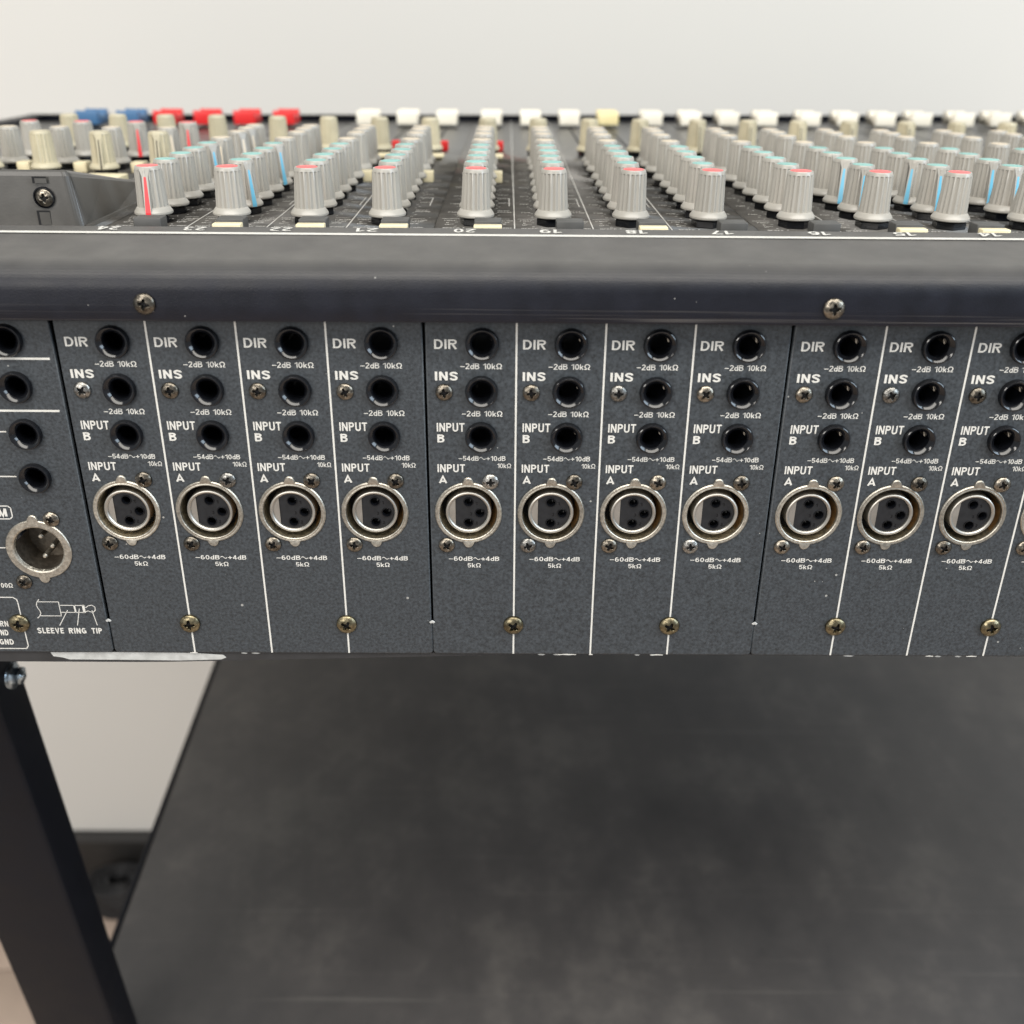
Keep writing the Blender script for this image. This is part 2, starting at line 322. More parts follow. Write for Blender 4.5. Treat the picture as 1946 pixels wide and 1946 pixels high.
def strip(pts, T):
    n = len(pts); L = []; R_ = []
    for i in range(n):
        d = []
        for p, q in ((i - 1, i), (i, i + 1)):
            if 0 <= p and q < n:
                dx, dy = pts[q][0] - pts[p][0], pts[q][1] - pts[p][1]; l = math.hypot(dx, dy)
                if l > 1e-6: d.append((dx / l, dy / l))
        if not d: d = [(1, 0)]
        nx, ny = -sum(v[1] for v in d), sum(v[0] for v in d); l = math.hypot(nx, ny) or 1; nx /= l; ny /= l
        k = 1 / max(.45, nx * -d[0][1] + ny * d[0][0]); h = T / 2 * k
        L.append((pts[i][0] + nx * h, pts[i][1] + ny * h)); R_.append((pts[i][0] - nx * h, pts[i][1] - ny * h))
    return L, R_
_tc = {}
def glyphs(s, T):
    if (s, T) in _tc: return _tc[(s, T)]
    X = 0; vs = []; fs = []; lay = []
    for c in s:
        w, G = glyph(c, T)
        for gi, pts in enumerate(G):
            L, R_ = strip(pts, T); o = len(vs); n = len(L)
            vs += [(X + x, y) for x, y in L] + [(X + x, y) for x, y in R_]; lay += [gi] * (2 * n)
            fs += [(o + i, o + i + 1, o + n + i + 1, o + n + i) for i in range(n - 1)]
        X += w + T * .5 + .05
    X -= T * .5 + .05
    vs = [(x / X, y) for x, y in vs]
    _tc[(s, T)] = (vs, fs, lay); return _tc[(s, T)]
def text(mb, s, x0, x1, z0, z1, T=.14, y=-0.06):
    vs, fs, lay = glyphs(s, T)
    mb.add([(x0 + u * (x1 - x0), y - .006 * g, z0 + v * (z1 - z0)) for (u, v), g in zip(vs, lay)], fs, 0)
def wave(mb, x0, x1, zc, amp=0.42, w=0.32, y=-0.07):
    n = 14; a = []; b = []
    for i in range(n + 1):
        t = i / n; x = x0 + (x1 - x0) * t; z = zc + amp * sin(2 * pi * t)
        a.append((x, y, z + w / 2)); b.append((x, y, z - w / 2))
    mb.grid([a, b], 0, smooth=False)
def stroke(mb, pts, w, y=-0.07):
    for (x0, z0), (x1, z1) in zip(pts, pts[1:]):
        dx, dz = x1 - x0, z1 - z0; l = math.hypot(dx, dz) or 1; nx, nz = -dz / l * w / 2, dx / l * w / 2
        ex, ez = dx / l * w * .25, dz / l * w * .25
        mb.add([(x0 + nx - ex, y, z0 + nz - ez), (x1 + nx + ex, y, z1 + nz + ez), (x1 - nx + ex, y, z1 - nz + ez), (x0 - nx - ex, y, z0 - nz - ez)], [(0, 1, 2, 3)])

# ------------------------------------------------------------------ the room
def structure(name, mb, m):
    o = ob(name, mb.mesh(name, [m])); o['kind'] = 'structure'; return o
b = MB(); b.box(-3000, 3000, 690, 810, -60, 2900); structure('wall', b, 'wall')
b = MB(); b.box(-3000, 3000, -3500, 690, -60, 0); structure('floor', b, 'floor')
# vinyl planks near the stand, each a piece of the floor
fl = bpy.data.objects['floor']
floor_cols = []
for i, c in enumerate([(0.47, 0.375, 0.30), (0.53, 0.44, 0.36), (0.42, 0.325, 0.26)]):
    M['plank%d' % i] = mat('beige_vinyl_plank', c, 0.45, var=0.12, vscale=12)
    bb = MB(); bb.box(0.6, 899, 0.6, 149, 0, 3); floor_cols.append(bb.mesh('floor_plank', ['plank%d' % i], bevel=0.6))
for r in range(7):
    for k in range(3):
        ob('floor_plank', floor_cols[(r * 2 + k * 5 + r // 3) % 3], fl, (-1600 + k * 900 + (r % 3) * 300, 690 - 14 - 150 * (r + 1), 0.5))
# skirting board
b = MB(); b.prism([(690, 3.8), (690, 98), (684, 98), (678, 86), (677, 10), (677, 3.8)], 'x', -2800, 2800)
sk = ob('skirting_board', b.mesh('skirting_board', ['skirting'])); sk['label'] = 'black skirting board along the foot of the off-white wall'; sk['category'] = 'skirting board'

# black cable loop with a pale metal plug on the floor
def tube(mb, pts, r, seg=10, mi=0):
    rows = []
    P = [Vector(p) for p in pts]
    for i, p in enumerate(P):
        t = (P[min(i + 1, len(P) - 1)] - P[max(i - 1, 0)]).normalized()
        u = t.cross(Vector((0, 0, 1)));
        if u.length < 1e-3: u = Vector((1, 0, 0))
        u.normalize(); w = t.cross(u)
        rows.append([tuple(p + u * r * cos(2 * pi * j / seg) + w * r * sin(2 * pi * j / seg)) for j in range(seg)])
    mb.grid(rows, mi, True)
cr = bpy.data.objects.new('audio_cable', None); COL.objects.link(cr); cr.location = (-0.532, 0.634, 0.004)
cr['label'] = 'coiled black cable with a pale metal plug, on the floor by the skirting board'; cr['category'] = 'cable'
b = MB()
for k in range(21):
    R0 = 38 - (k % 3) * 10; k = k // 3
    tube(b, [(R0 * cos(a / 20 * 2 * pi) * 1.1, R0 * sin(a / 20 * 2 * pi) * .72, 5 + k * 8 + 3 * sin(a * .9 + k)) for a in range(21)], 5)
ob('coil', b.mesh('coil', ['rubber']), cr)
b = MB(); tube(b, [(-37, -2, 40), (-38, -9, 28), (-38, -17, 8)], 5.5, 14); b.lathe_z([(0, 6.5), (5, 6.5)], -38, -17, 14)
ob('plug', b.mesh('plug', ['bare']), cr)

# ------------------------------------------------------------------ the stand
st = bpy.data.objects.new('equipment_stand', None); COL.objects.link(st); st.location = (0, 0, 0)
st['label'] = 'black steel stand with square leg and wide dusty black lower shelf under the mixing console'; st['category'] = 'stand'
Z0 = FLOOR * 1000
b = MB(); b.box(-270, -220.4, 46, 73.3, 30, Z0 - 166.5); legm = b.mesh('leg', ['leg'], bevel=2.2, seg=3)
ob('leg', legm, st)
ob('leg', legm, st, (960, 0, 0))
b = MB(); b.box(-272, -218, -260, 420, 6.5, 34); footm = b.mesh('foot', ['leg'], bevel=3)
ob('foot', footm, st); ob('foot', footm, st, (960, 0, 0))
# the shelf board with edge band
b = MB(); b.box(-273, 740, 86, 606, Z0 - 618, Z0 - 594); sh = ob('shelf', b.mesh('shelf', ['shelf'], bevel=1.0), st)
b = MB(); b.box(-278.6, -273.4, 86, 606, Z0 - 618.5, Z0 - 595.2); ob('edge_band', b.mesh('edge_band', ['leg'], bevel=1.2), sh)
# hex bolt on the leg's inner side
b = MB()
hexp = [(4.6 * cos(pi / 3 * i + .3), 4.6 * sin(pi / 3 * i + .3)) for i in range(6)]
b.prism(hexp, 'x', 1.2, 5.2); b.prism([(6.4 * cos(2 * pi * i / 24), 6.4 * sin(2 * pi * i / 24)) for i in range(24)], 'x', 0, 1.2)
b.prism([(2.2 * cos(2 * pi * i / 12), 2.2 * sin(2 * pi * i / 12)) for i in range(12)], 'x', 5.2, 6.2)
ob('bolt', b.mesh('bolt', ['zinc'], bevel=0.4), st, (-220.4, 63.7, Z0 - 235))

# ------------------------------------------------------------------ the mixing console
root = bpy.data.objects.new('mixing_console', None); COL.objects.link(root)
root.location = (0, 0, FLOOR); root.rotation_euler = (TILT, 0, 0)
root['label'] = 'large black multi-channel audio mixing console seen from its rear connector side'; root['category'] = 'mixing console'
MOD = [-124, 0, 124, 248, 372]
XL, XR = -345, 498
def yfar(x): return 548 + 0.09 * (x + 109)

# chassis body behind the panels
b = MB()
b.prism([(XL + 2, 28), (XR, 28), (XR, yfar(XR) - 2), (XL + 2, yfar(XL) - 2)], 'z', -150.5, -2.2)
b.box(XL + 2, XR, 3.4, 28, -8, -2.2); b.box(XL + 2, XR, 2.2, 28, -151.2, -150.4)
ob('chassis', b.mesh('chassis', ['dark'], fix=True), root)

# rim: bent sheet profile swept along x (y, z)
prof = [(33, 0.3), (33, 4.6), (32.6, 5.1), (32, 5.15)]
prof += [(y, 5.15 - (32 - y) * .148) for y in (20, 10, 3)]
cy, cz, R0 = 1.2 + 0.2, -8.3, 9.2
sa = radians(98)
for i in range(13):
    a = sa + (radians(180) - sa) * i / 12
    prof.append((cy - 0.5 + R0 * cos(a) * 1.0, cz + R0 * sin(a)))
prof += [(-8.3, -12), (-8.3, -17.2), (-8.0, -17.8), (-7.2, -18.0), (-6.9, -17.6), (-6.9, -16), (-0.05, -16)]
b = MB(); xs = [XL + i * (XR - XL) / 60 for i in range(61)]
b.grid([[(x, y, z + 0.12 * sin(x * .021 + 1)) for x in xs] for y, z in prof], 0)
rim = ob('rear_rim', b.mesh('rear_rim', ['rim']), root)
rz = lambda y: 5.15 - (32 - y) * .148
b = MB()
b.add([(XL, 23.9, rz(23.9) + .2), (XR, 23.9, rz(23.9) + .2), (XR, 25.9, rz(25.9) + .2), (XL, 25.9, rz(25.9) + .2)], [(0, 1, 2, 3)])
ob('white_line', b.mesh('white_line', ['print']), rim)
for i in range(20):
    n = 24 - i; x = MOD[i // 4] + 30 * (i % 4) + 12.3
    vs, fs, lay = glyphs(str(n), .16)
    b = MB(); w = 7.6 if n > 9 else 3.6
    b.add([(x + w / 2 - u * w, 31.2 - v * 3.6, rz(31.2 - v * 3.6) + .2 + .006 * g) for (u, v), g in zip(vs, lay)], fs)
    ob('channel_number', b.mesh('channel_number', ['print']), rim)

# Phillips screws
def screw_mesh(name, R, H, m, seg=72, rot=0.3):
    b = MB(); rows = []; L = R * .56; w = R * .15; dark = []
    def dep(x, y):
        c, s_ = cos(rot), sin(rot); u = x * c + y * s_; v = -x * s_ + y * c; d = 0
        for p, q in ((u, v), (v, u)):
            if abs(q) < L: d = max(d, min(1, max(0, (w * (1.5 - .8 * abs(q) / L) - abs(p)) / (w * .3))) * min(1, (L - abs(q)) / (L * .3)))
        r = math.hypot(x, y)
        if r < L * .5: d = max(d, min(1, (L * .5 - r) / (w * .4)))
        return d
    rr = [0.001] + [.04 * k for k in range(1, 16)] + [.65, .72, .8, .87, .93, .97, 1.0]
    for t in rr:
        row = []
        for j in range(seg):
            x, y = R * t * cos(2 * pi * j / seg), R * t * sin(2 * pi * j / seg)
            row.append((x, -(H * math.sqrt(max(0, 1 - t * t * .86)) - dep(x, y) * H * .8), y))
        rows.append(row)
    rows.append([(R * cos(2 * pi * j / seg), 0.3, R * sin(2 * pi * j / seg)) for j in range(seg)])
    b.grid(rows, 0, True)
    n = seg
    for k, f in enumerate(b.f):
        i, j = divmod(k, n)
        if i < len(rr) - 1:
            c = [sum(b.v[q][a] for q in f) / 4 for a in (0, 2)]
            if dep(*c) > .7: b.m[k] = 1  # black on the cross faces paints in the shade of the hollow
    return b.mesh(name, [m, 'black'], sharp=60)
SC = screw_mesh('screw', 2.95, 1.7, 'screw'); SCS = screw_mesh('screw', 2.95, 1.7, 'silver_screw')
SB = screw_mesh('panel_screw', 3.85, 2.3, 'brass_screw'); SR = screw_mesh('rim_screw', 3.45, 1.9, 'screw')
wash = MB(); wash.lathe_y([(3.4, .3), (4.0, .3), (4.05, 0), (4.05, -.4)], seg=36); 
for x in (-89.5, 132.9, 355):
    s_ = ob('rim_screw', SR, rim, (x, -8.3, -12.1), ry=random.uniform(0, 1.5))

# top plates, one per four-channel module
def tick_marks(mb, x, y, r, n=11):
    for k in range(n):
        a = radians(-60 + 300 * k / (n - 1)) + pi / 2 + radians(-150) + radians(60)
        c, s_ = cos(a), sin(a); l = 1.1; w = .28
        p = [(x + (r) * c - w * s_, y + r * s_ + w * c), (x + (r + l) * c - w * s_, y + (r + l) * s_ + w * c), (x + (r + l) * c + w * s_, y + (r + l) * s_ - w * c), (x + r * c + w * s_, y + r * s_ - w * c)]
        mb.add([(u, v, .09) for u, v in p], [(0, 1, 2, 3)])
def letters(mb, x, y, n, h=1.5, w=1.05):
    for k in range(n):
        X = x + k * w * 1.25
        t = random.random()
        mb.box(X, X + .26, y, y + h, .05, .09)
        if t < .7: mb.box(X, X + w, y + h - .3, y + h, .05, .095)
        if t > .3: mb.box(X, X + w * .9, y, y + .3, .05, .095)
        if t > .5: mb.box(X + w - .26, X + w, y, y + h * .9, .05, .09)
ROWS = [70.5, 92, 113, 134, 155, 180, 211, 232, 249, 305]
def marks_mesh():
    b = MB()
    for y in ROWS: tick_marks(b, 14.9, y, 8.3)
    for (x, y, n) in [(2.2, 78, 4), (2.6, 61.5, 5), (3.4, 73, 1), (3.0, 69, 2), (23.2, 78, 5), (23.6, 74.5, 4), (23.0, 70.5, 3), (22.8, 62, 5), (23.2, 102, 4), (23.0, 98.5, 5), (3, 98, 3), (2.6, 120, 3), (23.4, 123, 4),
                      (23, 146, 4), (3, 142, 3), (23.4, 164, 4), (2.6, 170, 4), (23, 192, 4), (3, 196, 3), (22.6, 221, 4), (3, 221, 4), (3, 262, 4), (22.8, 262, 4), (3, 320, 4), (23, 340, 3), (3, 350, 2), (3, 380, 2), (3, 410, 2), (3, 440, 2), (3, 470, 2)]:
        letters(b, x, y, n)
    b.box(22.8, 28.2, 136.6, 137.1, .05, .09); b.box(27.8, 28.2, 115, 136.5, .05, .09); b.box(22.8, 28.2, 82.6, 83.0, .05, .09)
    b.box(1.2, 8, 82.6, 83.0, .05, .09)
    return b.mesh('scale_marks', ['fineprint'], fix=False)
MARKS = marks_mesh()
b = MB(); b.box(29.75, 30.25, 34, 560, .05, .1); LINE = b.mesh('channel_line', ['fineprint'])
b = MB(); b.box(14.2, 15.6, 345, 535, .03, .12); SLOT = b.mesh('fader_slot', ['black'])
plates = []
for m0 in MOD:
    b = MB(); x0, x1 = m0 - .3, m0 + 122.8
    b.prism([(x0, 26), (x1, 26), (x1, yfar(x1) - 6), (x0, yfar(x0) - 6)], 'z', -1.8, 0)
    pl = ob('top_plate', b.mesh('top_plate', ['plate'], bevel=.35), root); plates.append(pl)
    for c in range(4):
        k = ob('scale_marks', MARKS, pl, (m0 + 30 * c, 0, 0)); k['kind'] = 'stuff'
        if c < 3: ob('channel_line', LINE, pl, (m0 + 30 * c, 0, 0))
        ob('fader_slot', SLOT, pl, (m0 + 30 * c, 0, 0))
b = MB(); b.prism([(XL + 4, 26), (-125.3, 26), (-125.3, yfar(-125) - 6), (XL + 4, yfar(XL) - 6)], 'z', -1.8, 0)
mp_ = ob('top_plate', b.mesh('top_plate', ['plate'], bevel=.35), root, label='dusty master section top plate left of the channel strips'); plates.append(mp_)
b = MB()
for x in (-147.5, -177, -206, -235):
    for y in (205, 228, 262, 309): tick_marks(b, x, y, 8.3)
    for y in (190, 244, 285, 330, 360): letters(b, x - 12, y, 3)
k = ob('scale_marks', b.mesh('scale_marks', ['fineprint'], fix=False), mp_); k['kind'] = 'stuff'
# raised far lip and left side trim
b = MB()
b.prism([(XL - 6, yfar(XL) - 6), (XR, yfar(XR) - 6), (XR, yfar(XR) + 4), (XL - 6, yfar(XL) + 4)], 'z', -20, 4.2)
ob('front_lip', b.mesh('front_lip', ['rim'], bevel=1.5), root)
b = MB(); b.box(XL - 6, XL + 4, 33, yfar(XL) - 6.2, -150, 4.6); ob('side_cheek', b.mesh('side_cheek', ['rim'], bevel=1.5), root)

# ---------------------------------------------------------------- knobs
def knob_body(name, m, nfl=17):
    b = MB(); seg = nfl * 5; rows = []
    prof = [(5.2, 3.2, 0), (6.9, 3.25, 0), (7.2, 3.6, 0), (7.2, 4.2, 0), (6.9, 4.75, 0), (6.3, 5.6, 0), (5.95, 6.0, 0), (5.85, 6.05, .0), (5.62, 6.1, 1), (5.4, 10, 1), (5.2, 14, 1), (4.98, 19.3, 1), (4.98, 19.5, .2), (4.85, 20.0, 0), (4.68, 20.6, 0), (4.5, 20.9, 0), (4.1, 20.9, 0), (4.05, 20.55, 0), (0.01, 20.5, 0)]
    for r, z, fl in prof:
        row = []
        for j in range(seg):
            a = 2 * pi * j / seg; t = (j % 5) / 5
            d = 0.6 * (0, .6, 1, .6, 0)[j % 5] * fl
            rr = r + .12 * fl - d; row.append((rr * cos(a), rr * sin(a), z))
        rows.append(row)
    b.grid(rows, 0, True)
    # pointer fin from the collar to the skirt
    n = [(4.0, 20.3), (4.75, 20.3), (5.15, 17.4), (7.28, 4.4), (7.28, 3.4), (4.0, 3.4)]
    hw = [2.0, 2.0, 1.15, 1.15, 1.15, 1.15]
    vs = [(x, -w, z) for (x, z), w in zip(n, hw)] + [(x, w, z) for (x, z), w in zip(n, hw)]
    k = len(n); b.add(vs, [tuple(range(k)), tuple(range(2 * k - 1, k - 1, -1))] + [(i, (i + 1) % k, k + (i + 1) % k, k + i) for i in range(k)])
    me = b.mesh(name, [m]); bm = bmesh.new(); bm.from_mesh(me)
    for e in bm.edges:
        if len(e.link_faces) == 2 and e.calc_face_angle(0) > radians(33): e.smooth = False
    bm.to_mesh(me); bm.free(); return me
KB = knob_body('knob', 'knob'); KC = knob_body('knob', 'knobcream')
def stripe(m, w0=.42, w1=.98):
    b = MB(); o = .06
    b.add([(5.15 + o, -w0, 17.3), (5.15 + o, w0, 17.3), (7.28 + o, w1, 4.4), (7.28 + o, -w1, 4.4), (7.28 + o, w1, 3.5), (7.28 + o, -w1, 3.5)], [(0, 1, 2, 3), (3, 2, 4, 5)])
    return b.mesh('pointer_line', [m])
def capm(m):
    b = MB(); b.lathe_z([(4.02, 20.5), (4.0, 20.95), (3.6, 21.1), (2, 21.2), (.01, 21.22)], seg=32); return b.mesh('knob_cap', [m])
b = MB(); b.lathe_z([(0.01, 0.02), (5.9, .02), (6.3, .4), (6.3, 2.5), (5.6, 3.05), (3, 3.3)], seg=6); NUT = b.mesh('hex_nut', ['jack'])
for p in NUT.polygons: p.use_smooth = False
KIND = {'red': (KB, capm('red'), stripe('redline')), 'teal': (KB, capm('teal'), stripe('blueline')), 'cream': (KB, capm('creamcap'), stripe('creamcap', .5, .8)), 'tall': (KC, capm('knobcream'), stripe('black', .28, .4))}
def knob(x, y, kind, deg, label=None):
    body, cap, st_ = KIND[kind]
    k = ob('rotary_knob', body, root, (x, y, 0), rz=radians(deg), label=label)
    k.rotation_euler.x = random.uniform(-.012, .012); k.rotation_euler.y = random.uniform(-.012, .012)
    ob('knob_cap', cap, k); ob('pointer_line', st_, k); ob('hex_nut', NUT, k, rz=random.uniform(0, 1))
# pointer headings read off the photograph: (channel index 0 = no. 24, row) -> degrees; -90 points at the viewer
A = {(0, 0): -88, (0, 4): -50, (0, 5): -86, (1, 1): -45, (1, 4): -48, (2, 1): 40, (3, 1): 70, (7, 2): -90, (7, 1): -80, (9, 1): -92, (9, 2): -108, (9, 3): -80, (10, 1): -88, (10, 2): -125, (10, 3): -58,
     (11, 1): -78, (11, 2): -88, (11, 3): -60, (12, 1): -70, (12, 2): -60, (8, 9): -80, (9, 9): -84, (10, 9): -84, (11, 9): -84, (7, 9): -85, (6, 9): -82, (12, 9): -85, (0, 6): -50, (0, 7): -48}
for i in range(20):
    x = MOD[i // 4] + 30 * (i % 4) + 14.9
    for r, y in enumerate(ROWS):
        kind = 'red' if r == 0 else 'teal' if r < 5 else 'cream' if r < 9 else 'tall'
        d = A.get((i, r), 90 + random.uniform(-48, 48))
        knob(x + (0.6 if r == 9 else 0), y, kind, d)
for x, d in ((-235, 80), (-206, 100), (-176.5, -82), (-147.4, -86)): knob(x, 205, 'tall', d)
for x in (-232, -205.5, -178.5, -149.5): knob(x, 228, 'cream', random.uniform(50, 130) if x < -150 else -60)
for x, d in ((-235.5, 90), (-206.7, 70), (-177.2, -72), (-148.7, -80)): knob(x, 262, 'red', d)
for x in (-232.7, -204, -175.5, -145): knob(x, 309, 'tall', 85)

# ---------------------------------------------------------------- push buttons
b = MB(); b.box(-5, 5, -4, 3.6, .05, 5.5); BTN = b.mesh('push_button', ['button'], bevel=.3)
b = MB(); b.box(-5.1, 5.1, -9.2, -4.9, .05, 4.6); BCR = b.mesh('button_face', ['cream'], bevel=.3)
b = MB(); b.box(-5, 5, 0, 1.2, 0, 5.0); 
b = MB(); b.box(-3.3, 3.3, -4, 4, .05, 5.2); BM = b.mesh('push_button', ['cream'], bevel=.4)
b = MB(); b.box(-4.1, 4.1, -5, 5, 1.6, 3.4); b.box(-3.3, 3.3, -4, 4, .05, 1.6, 1); BL = b.mesh('push_button', ['cream', 'black'], bevel=.3)
b = MB(); b.box(-2.3, 2.3, -2.6, 2.6, .05, 6.0); BR = b.mesh('push_button', ['redfader'], bevel=.6)
b = MB(); b.box(-9.3, 9.3, -7, 7, .05, 3.6); BW = b.mesh('push_button', ['cream'], bevel=.5)
grey = {0, 5, 7, 8}
for i in range(20):
    m0 = MOD[i // 4] + 30 * (i % 4)
    g = ob('push_button', BTN, root, (m0 + 20.1, 50.0, -.0), label='grey rectangular push button' if i in grey else None)
    if i not in grey: ob('button_face', BCR, g)
    ob('push_button', BM, root, (m0 + 21.4, 190, 0))
    ob('push_button', BL, root, (m0 + 20.6, 281, 0))
    ob('push_button', BR, root, (m0 + 22.3, 329, 0), label='small red push button')
ob('push_button', BW, root, (-167, 177, 0), label='wide cream push button behind the moulded cover')
for x, y in ((-192, 216), (-163, 217), (-221, 216)): ob('push_button', BM, root, (x, y, 0), label='pale button between master knobs')

# ---------------------------------------------------------------- faders
def fader(m):
    b = MB(); pr = [(-12, 2), (-12.3, 10.6), (-11, 11.6), (-8.6, 11.5), (-5, 8.6), (0, 7.4), (5, 8.6), (8.6, 11.5), (11, 11.6), (12.3, 10.6), (12, 2)]
    w = 7.7
    b.grid([[(x, y, z) for y, z in pr] for x in (-w, w)], smooth=False)
    b.add([(-w, y, z) for y, z in pr], [tuple(range(len(pr)))]); b.add([(w, y, z) for y, z in pr], [tuple(range(len(pr)))])
    b.add([(sx, sy, 2) for sx, sy in ((-w, -12), (w, -12), (w, 12), (-w, 12))], [(0, 1, 2, 3)])
    b.box(-.6, .6, -4, 4, -1, 2)
    return b.mesh('fader_cap', [m], bevel=.5)
FW, FY, FR, FB = fader('white'), fader('yellow'), fader('redfader'), fader('bluefader')
for i in range(1, 20):
    x = MOD[i // 4] + 30 * (i % 4) + 14.9
    y = 486 + 0.062 * (x + 80) + 11 + random.uniform(-1.5, 1.5)
    ob('fader_cap', FY if i == 7 else FW, root, (x, y, 0), label='yellowed ivory fader cap' if i == 7 else None)
for k, x in enumerate((-141, -170, -199, -228, -254, -283)):
    f = ob('fader_cap', FR if k < 4 else FB, root, (x, 492 - k * 3, 0), label='red fader cap' if k < 4 else 'blue fader cap')
    ob('fader_slot', SLOT, mp_, (x - 14.9, 0, 0))

# ---------------------------------------------------------------- moulded cover at the left
def wedge_cover():
    b = MB(); yf = 57; Xc = -130.8; rc = 4.5; X0 = XL + 5
    # plan outline with a rounded vertical corner, lofted to a sloping top
    plan = [(X0, yf)] + [(Xc - rc + rc * sin(radians(a)), yf + rc - rc * cos(radians(a))) for a in range(0, 91, 10)] + [(Xc, 90), (Xc, 130), (Xc, 163)]
    ztop = lambda y: max(0.4, 20.4 - (y - yf) * .178)
    lean = 1.2
    rows = []
    for t in (0, .04, .9, .97, 1.0):
        ins = 0 if t < .95 else (.35 if t < 1 else 1.0)
        rows.append([(x - ((1.5 + 2.2 * min(1, i / 8)) * t if i else 0) - (ins if i else 0), y + (ins * .9 if i < 6 else 0) + lean * t * (1 if i < 8 else 0), .05 + (ztop(y) - .05) * t) for i, (x, y) in enumerate(plan)])
    b.grid(rows, 0, smooth=False)
    top = rows[-1]; b.add(top + [(X0, 163, .5)], [tuple(range(len(top) + 1))])
    return b.mesh('corner_cover', ['cover'])
cov = ob('corner_cover', wedge_cover(), root, label='grey moulded wedge cover with recessed screw and small slots')
yb = 57.9
def shaded_slot(x0, x1, z0, z1):    # flat inlay; black left and top edges paint in the slot's shade
    b = MB(); y0 = yb - 1.05
    b.box(x0, x1, y0, y0 + .12, z0, z1, 0)
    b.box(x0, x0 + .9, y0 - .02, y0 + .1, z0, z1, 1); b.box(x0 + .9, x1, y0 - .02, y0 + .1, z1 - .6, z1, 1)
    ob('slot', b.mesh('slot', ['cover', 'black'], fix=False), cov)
shaded_slot(-147.6, -142.4, 15.9, 18.3); shaded_slot(-148.1, -143.4, 1.0, 6.2)
b = MB(); b.lathe_y([(3.9, -.5), (3.85, .1), (3.45, .12), (3.3, -.6)], seg=36); ob('screw_well', b.mesh('screw_well', ['jack']), cov, (-144.5, 56.75, 10.9))
SW = screw_mesh('cover_screw', 3.1, 1.1, 'screw', rot=.1); ob('cover_screw', SW, cov, (-144.2, 57.0, 10.7))
b = MB(); b.prism([(-131.2, .05), (-129.2, .05), (-129.6, 1.0), (-131.0, 1.0)], 'y', 58, 165); ob('plinth', b.mesh('plinth', ['cover']), cov)

# ---------------------------------------------------------------- rear panels
JX, JZ = [18.9, 18.6, 18.4], [-27.1, -43.9, -60.7]
XX, XZ = 13.65, -90.3
def module_outline(x0, x1, gl=.0, top=-9, bot=-151.6):
    r = 1.6; o = []
    o += [(x0, top), (x0, -137.0), (x0 - .42, -137.3), (x0 - .42, bot + r)]
    o += [(x0 - .42 + r - r * cos(radians(a)), bot + r - r * sin(radians(a))) for a in (30, 60, 90)]
    o += [(x1 + .38 - r + r * sin(radians(a)), bot + r - r * cos(radians(a))) for a in (0, 30, 60)]
    o += [(x1 + .38, bot + r), (x1 + .38, -137.3), (x1, -137.0), (x1, top)]
    return o
holes = []
for c in range(4):
    for jx, jz in zip(JX, JZ): holes.append(circ(30 * c + jx, jz, 5.0, 32))
    holes.append(circ(30 * c + XX, XZ, 11.6, 48))
PANEL = curve_plate('rear_panel', module_outline(-.3, 122.9), holes, 2.4, .75, ['panel'])

def ch_lettering():
    out = []
    def word(*args, wav=None):
        b = MB()
        for a in args: text(b, *a)
        if wav: wave(b, *wav)
        out.append(b.mesh('lettering', ['print'], fix=False))
    F = .135; Bd = .2
    word(('DIR', 2.7, 10.4, -28.9, -25.6, .16))
    word(('\u22122dB', 11.5, 17.9, -35.9, -33.9, F), ('10k\u03a9', 19.2, 25.6, -35.9, -33.9, F))
    word(('INS', 2.7, 10.5, -40.0, -36.9, .19))
    word(('\u22122dB', 11.7, 18.2, -53.0, -51.0, F), ('10k\u03a9', 19.5, 25.8, -53.0, -51.0, F))
    word(('INPUT', 2.9, 12.6, -58.7, -55.5, .17)); word(('B', 3.0, 5.5, -62.8, -59.8, .18))
    word(('\u221254dB', 10.4, 17.5, -69.7, -67.9, F), ('+10dB', 20.2, 27.0, -69.7, -67.9, F), wav=(17.7, 20.0, -68.8, .42, .26))
    word(('10k\u03a9', 24.1, 29.0, -72.5, -70.7, .13))
    word(('INPUT', 2.8, 12.6, -74.2, -71.1, .17)); word(('A', 3.2, 6.1, -78.5, -75.7, .19))
    word(('\u221260dB', 6.1, 15.0, -110.1, -108.3, .145), ('+4dB', 18.1, 24.9, -110.1, -108.3, .145), wav=(15.3, 17.8, -109.2, .4, .32))
    word(('5k\u03a9', 13.1, 18.0, -112.9, -111.1, .145))
    return out
LET = ch_lettering()
b = MB(); b.box(-.32, .32, -.08, -.02, -151.2, -16); DIV = b.mesh('divider_line', ['print'])

def jack_mesh():
    b = MB()
    b.lathe_y([(5.6, -.6), (5.62, 0.05), (5.6, 1.35), (5.4, 1.85), (5.15, 2.0), (5.0, 2.0), (4.85, 1.92), (3.5, .7), (3.4, .5), (3.38, -1), (3.38, -20), (.01, -20)], seg=44)
    return b.mesh('jack_socket', ['jack'])
JACK = jack_mesh()
b = MB(); b.add([(3.3, 2.6, .2), (3.2, 3.2, 2.0), (2.9, 9, 1.9), (3.0, 9, .2), (2.9, 2.9, .5), (2.8, 3.4, 1.8)], [(0, 1, 2, 3), (0, 4, 5, 1), (4, 5, 2, 3)])
SPR = b.mesh('contact_spring', ['cavdark'])

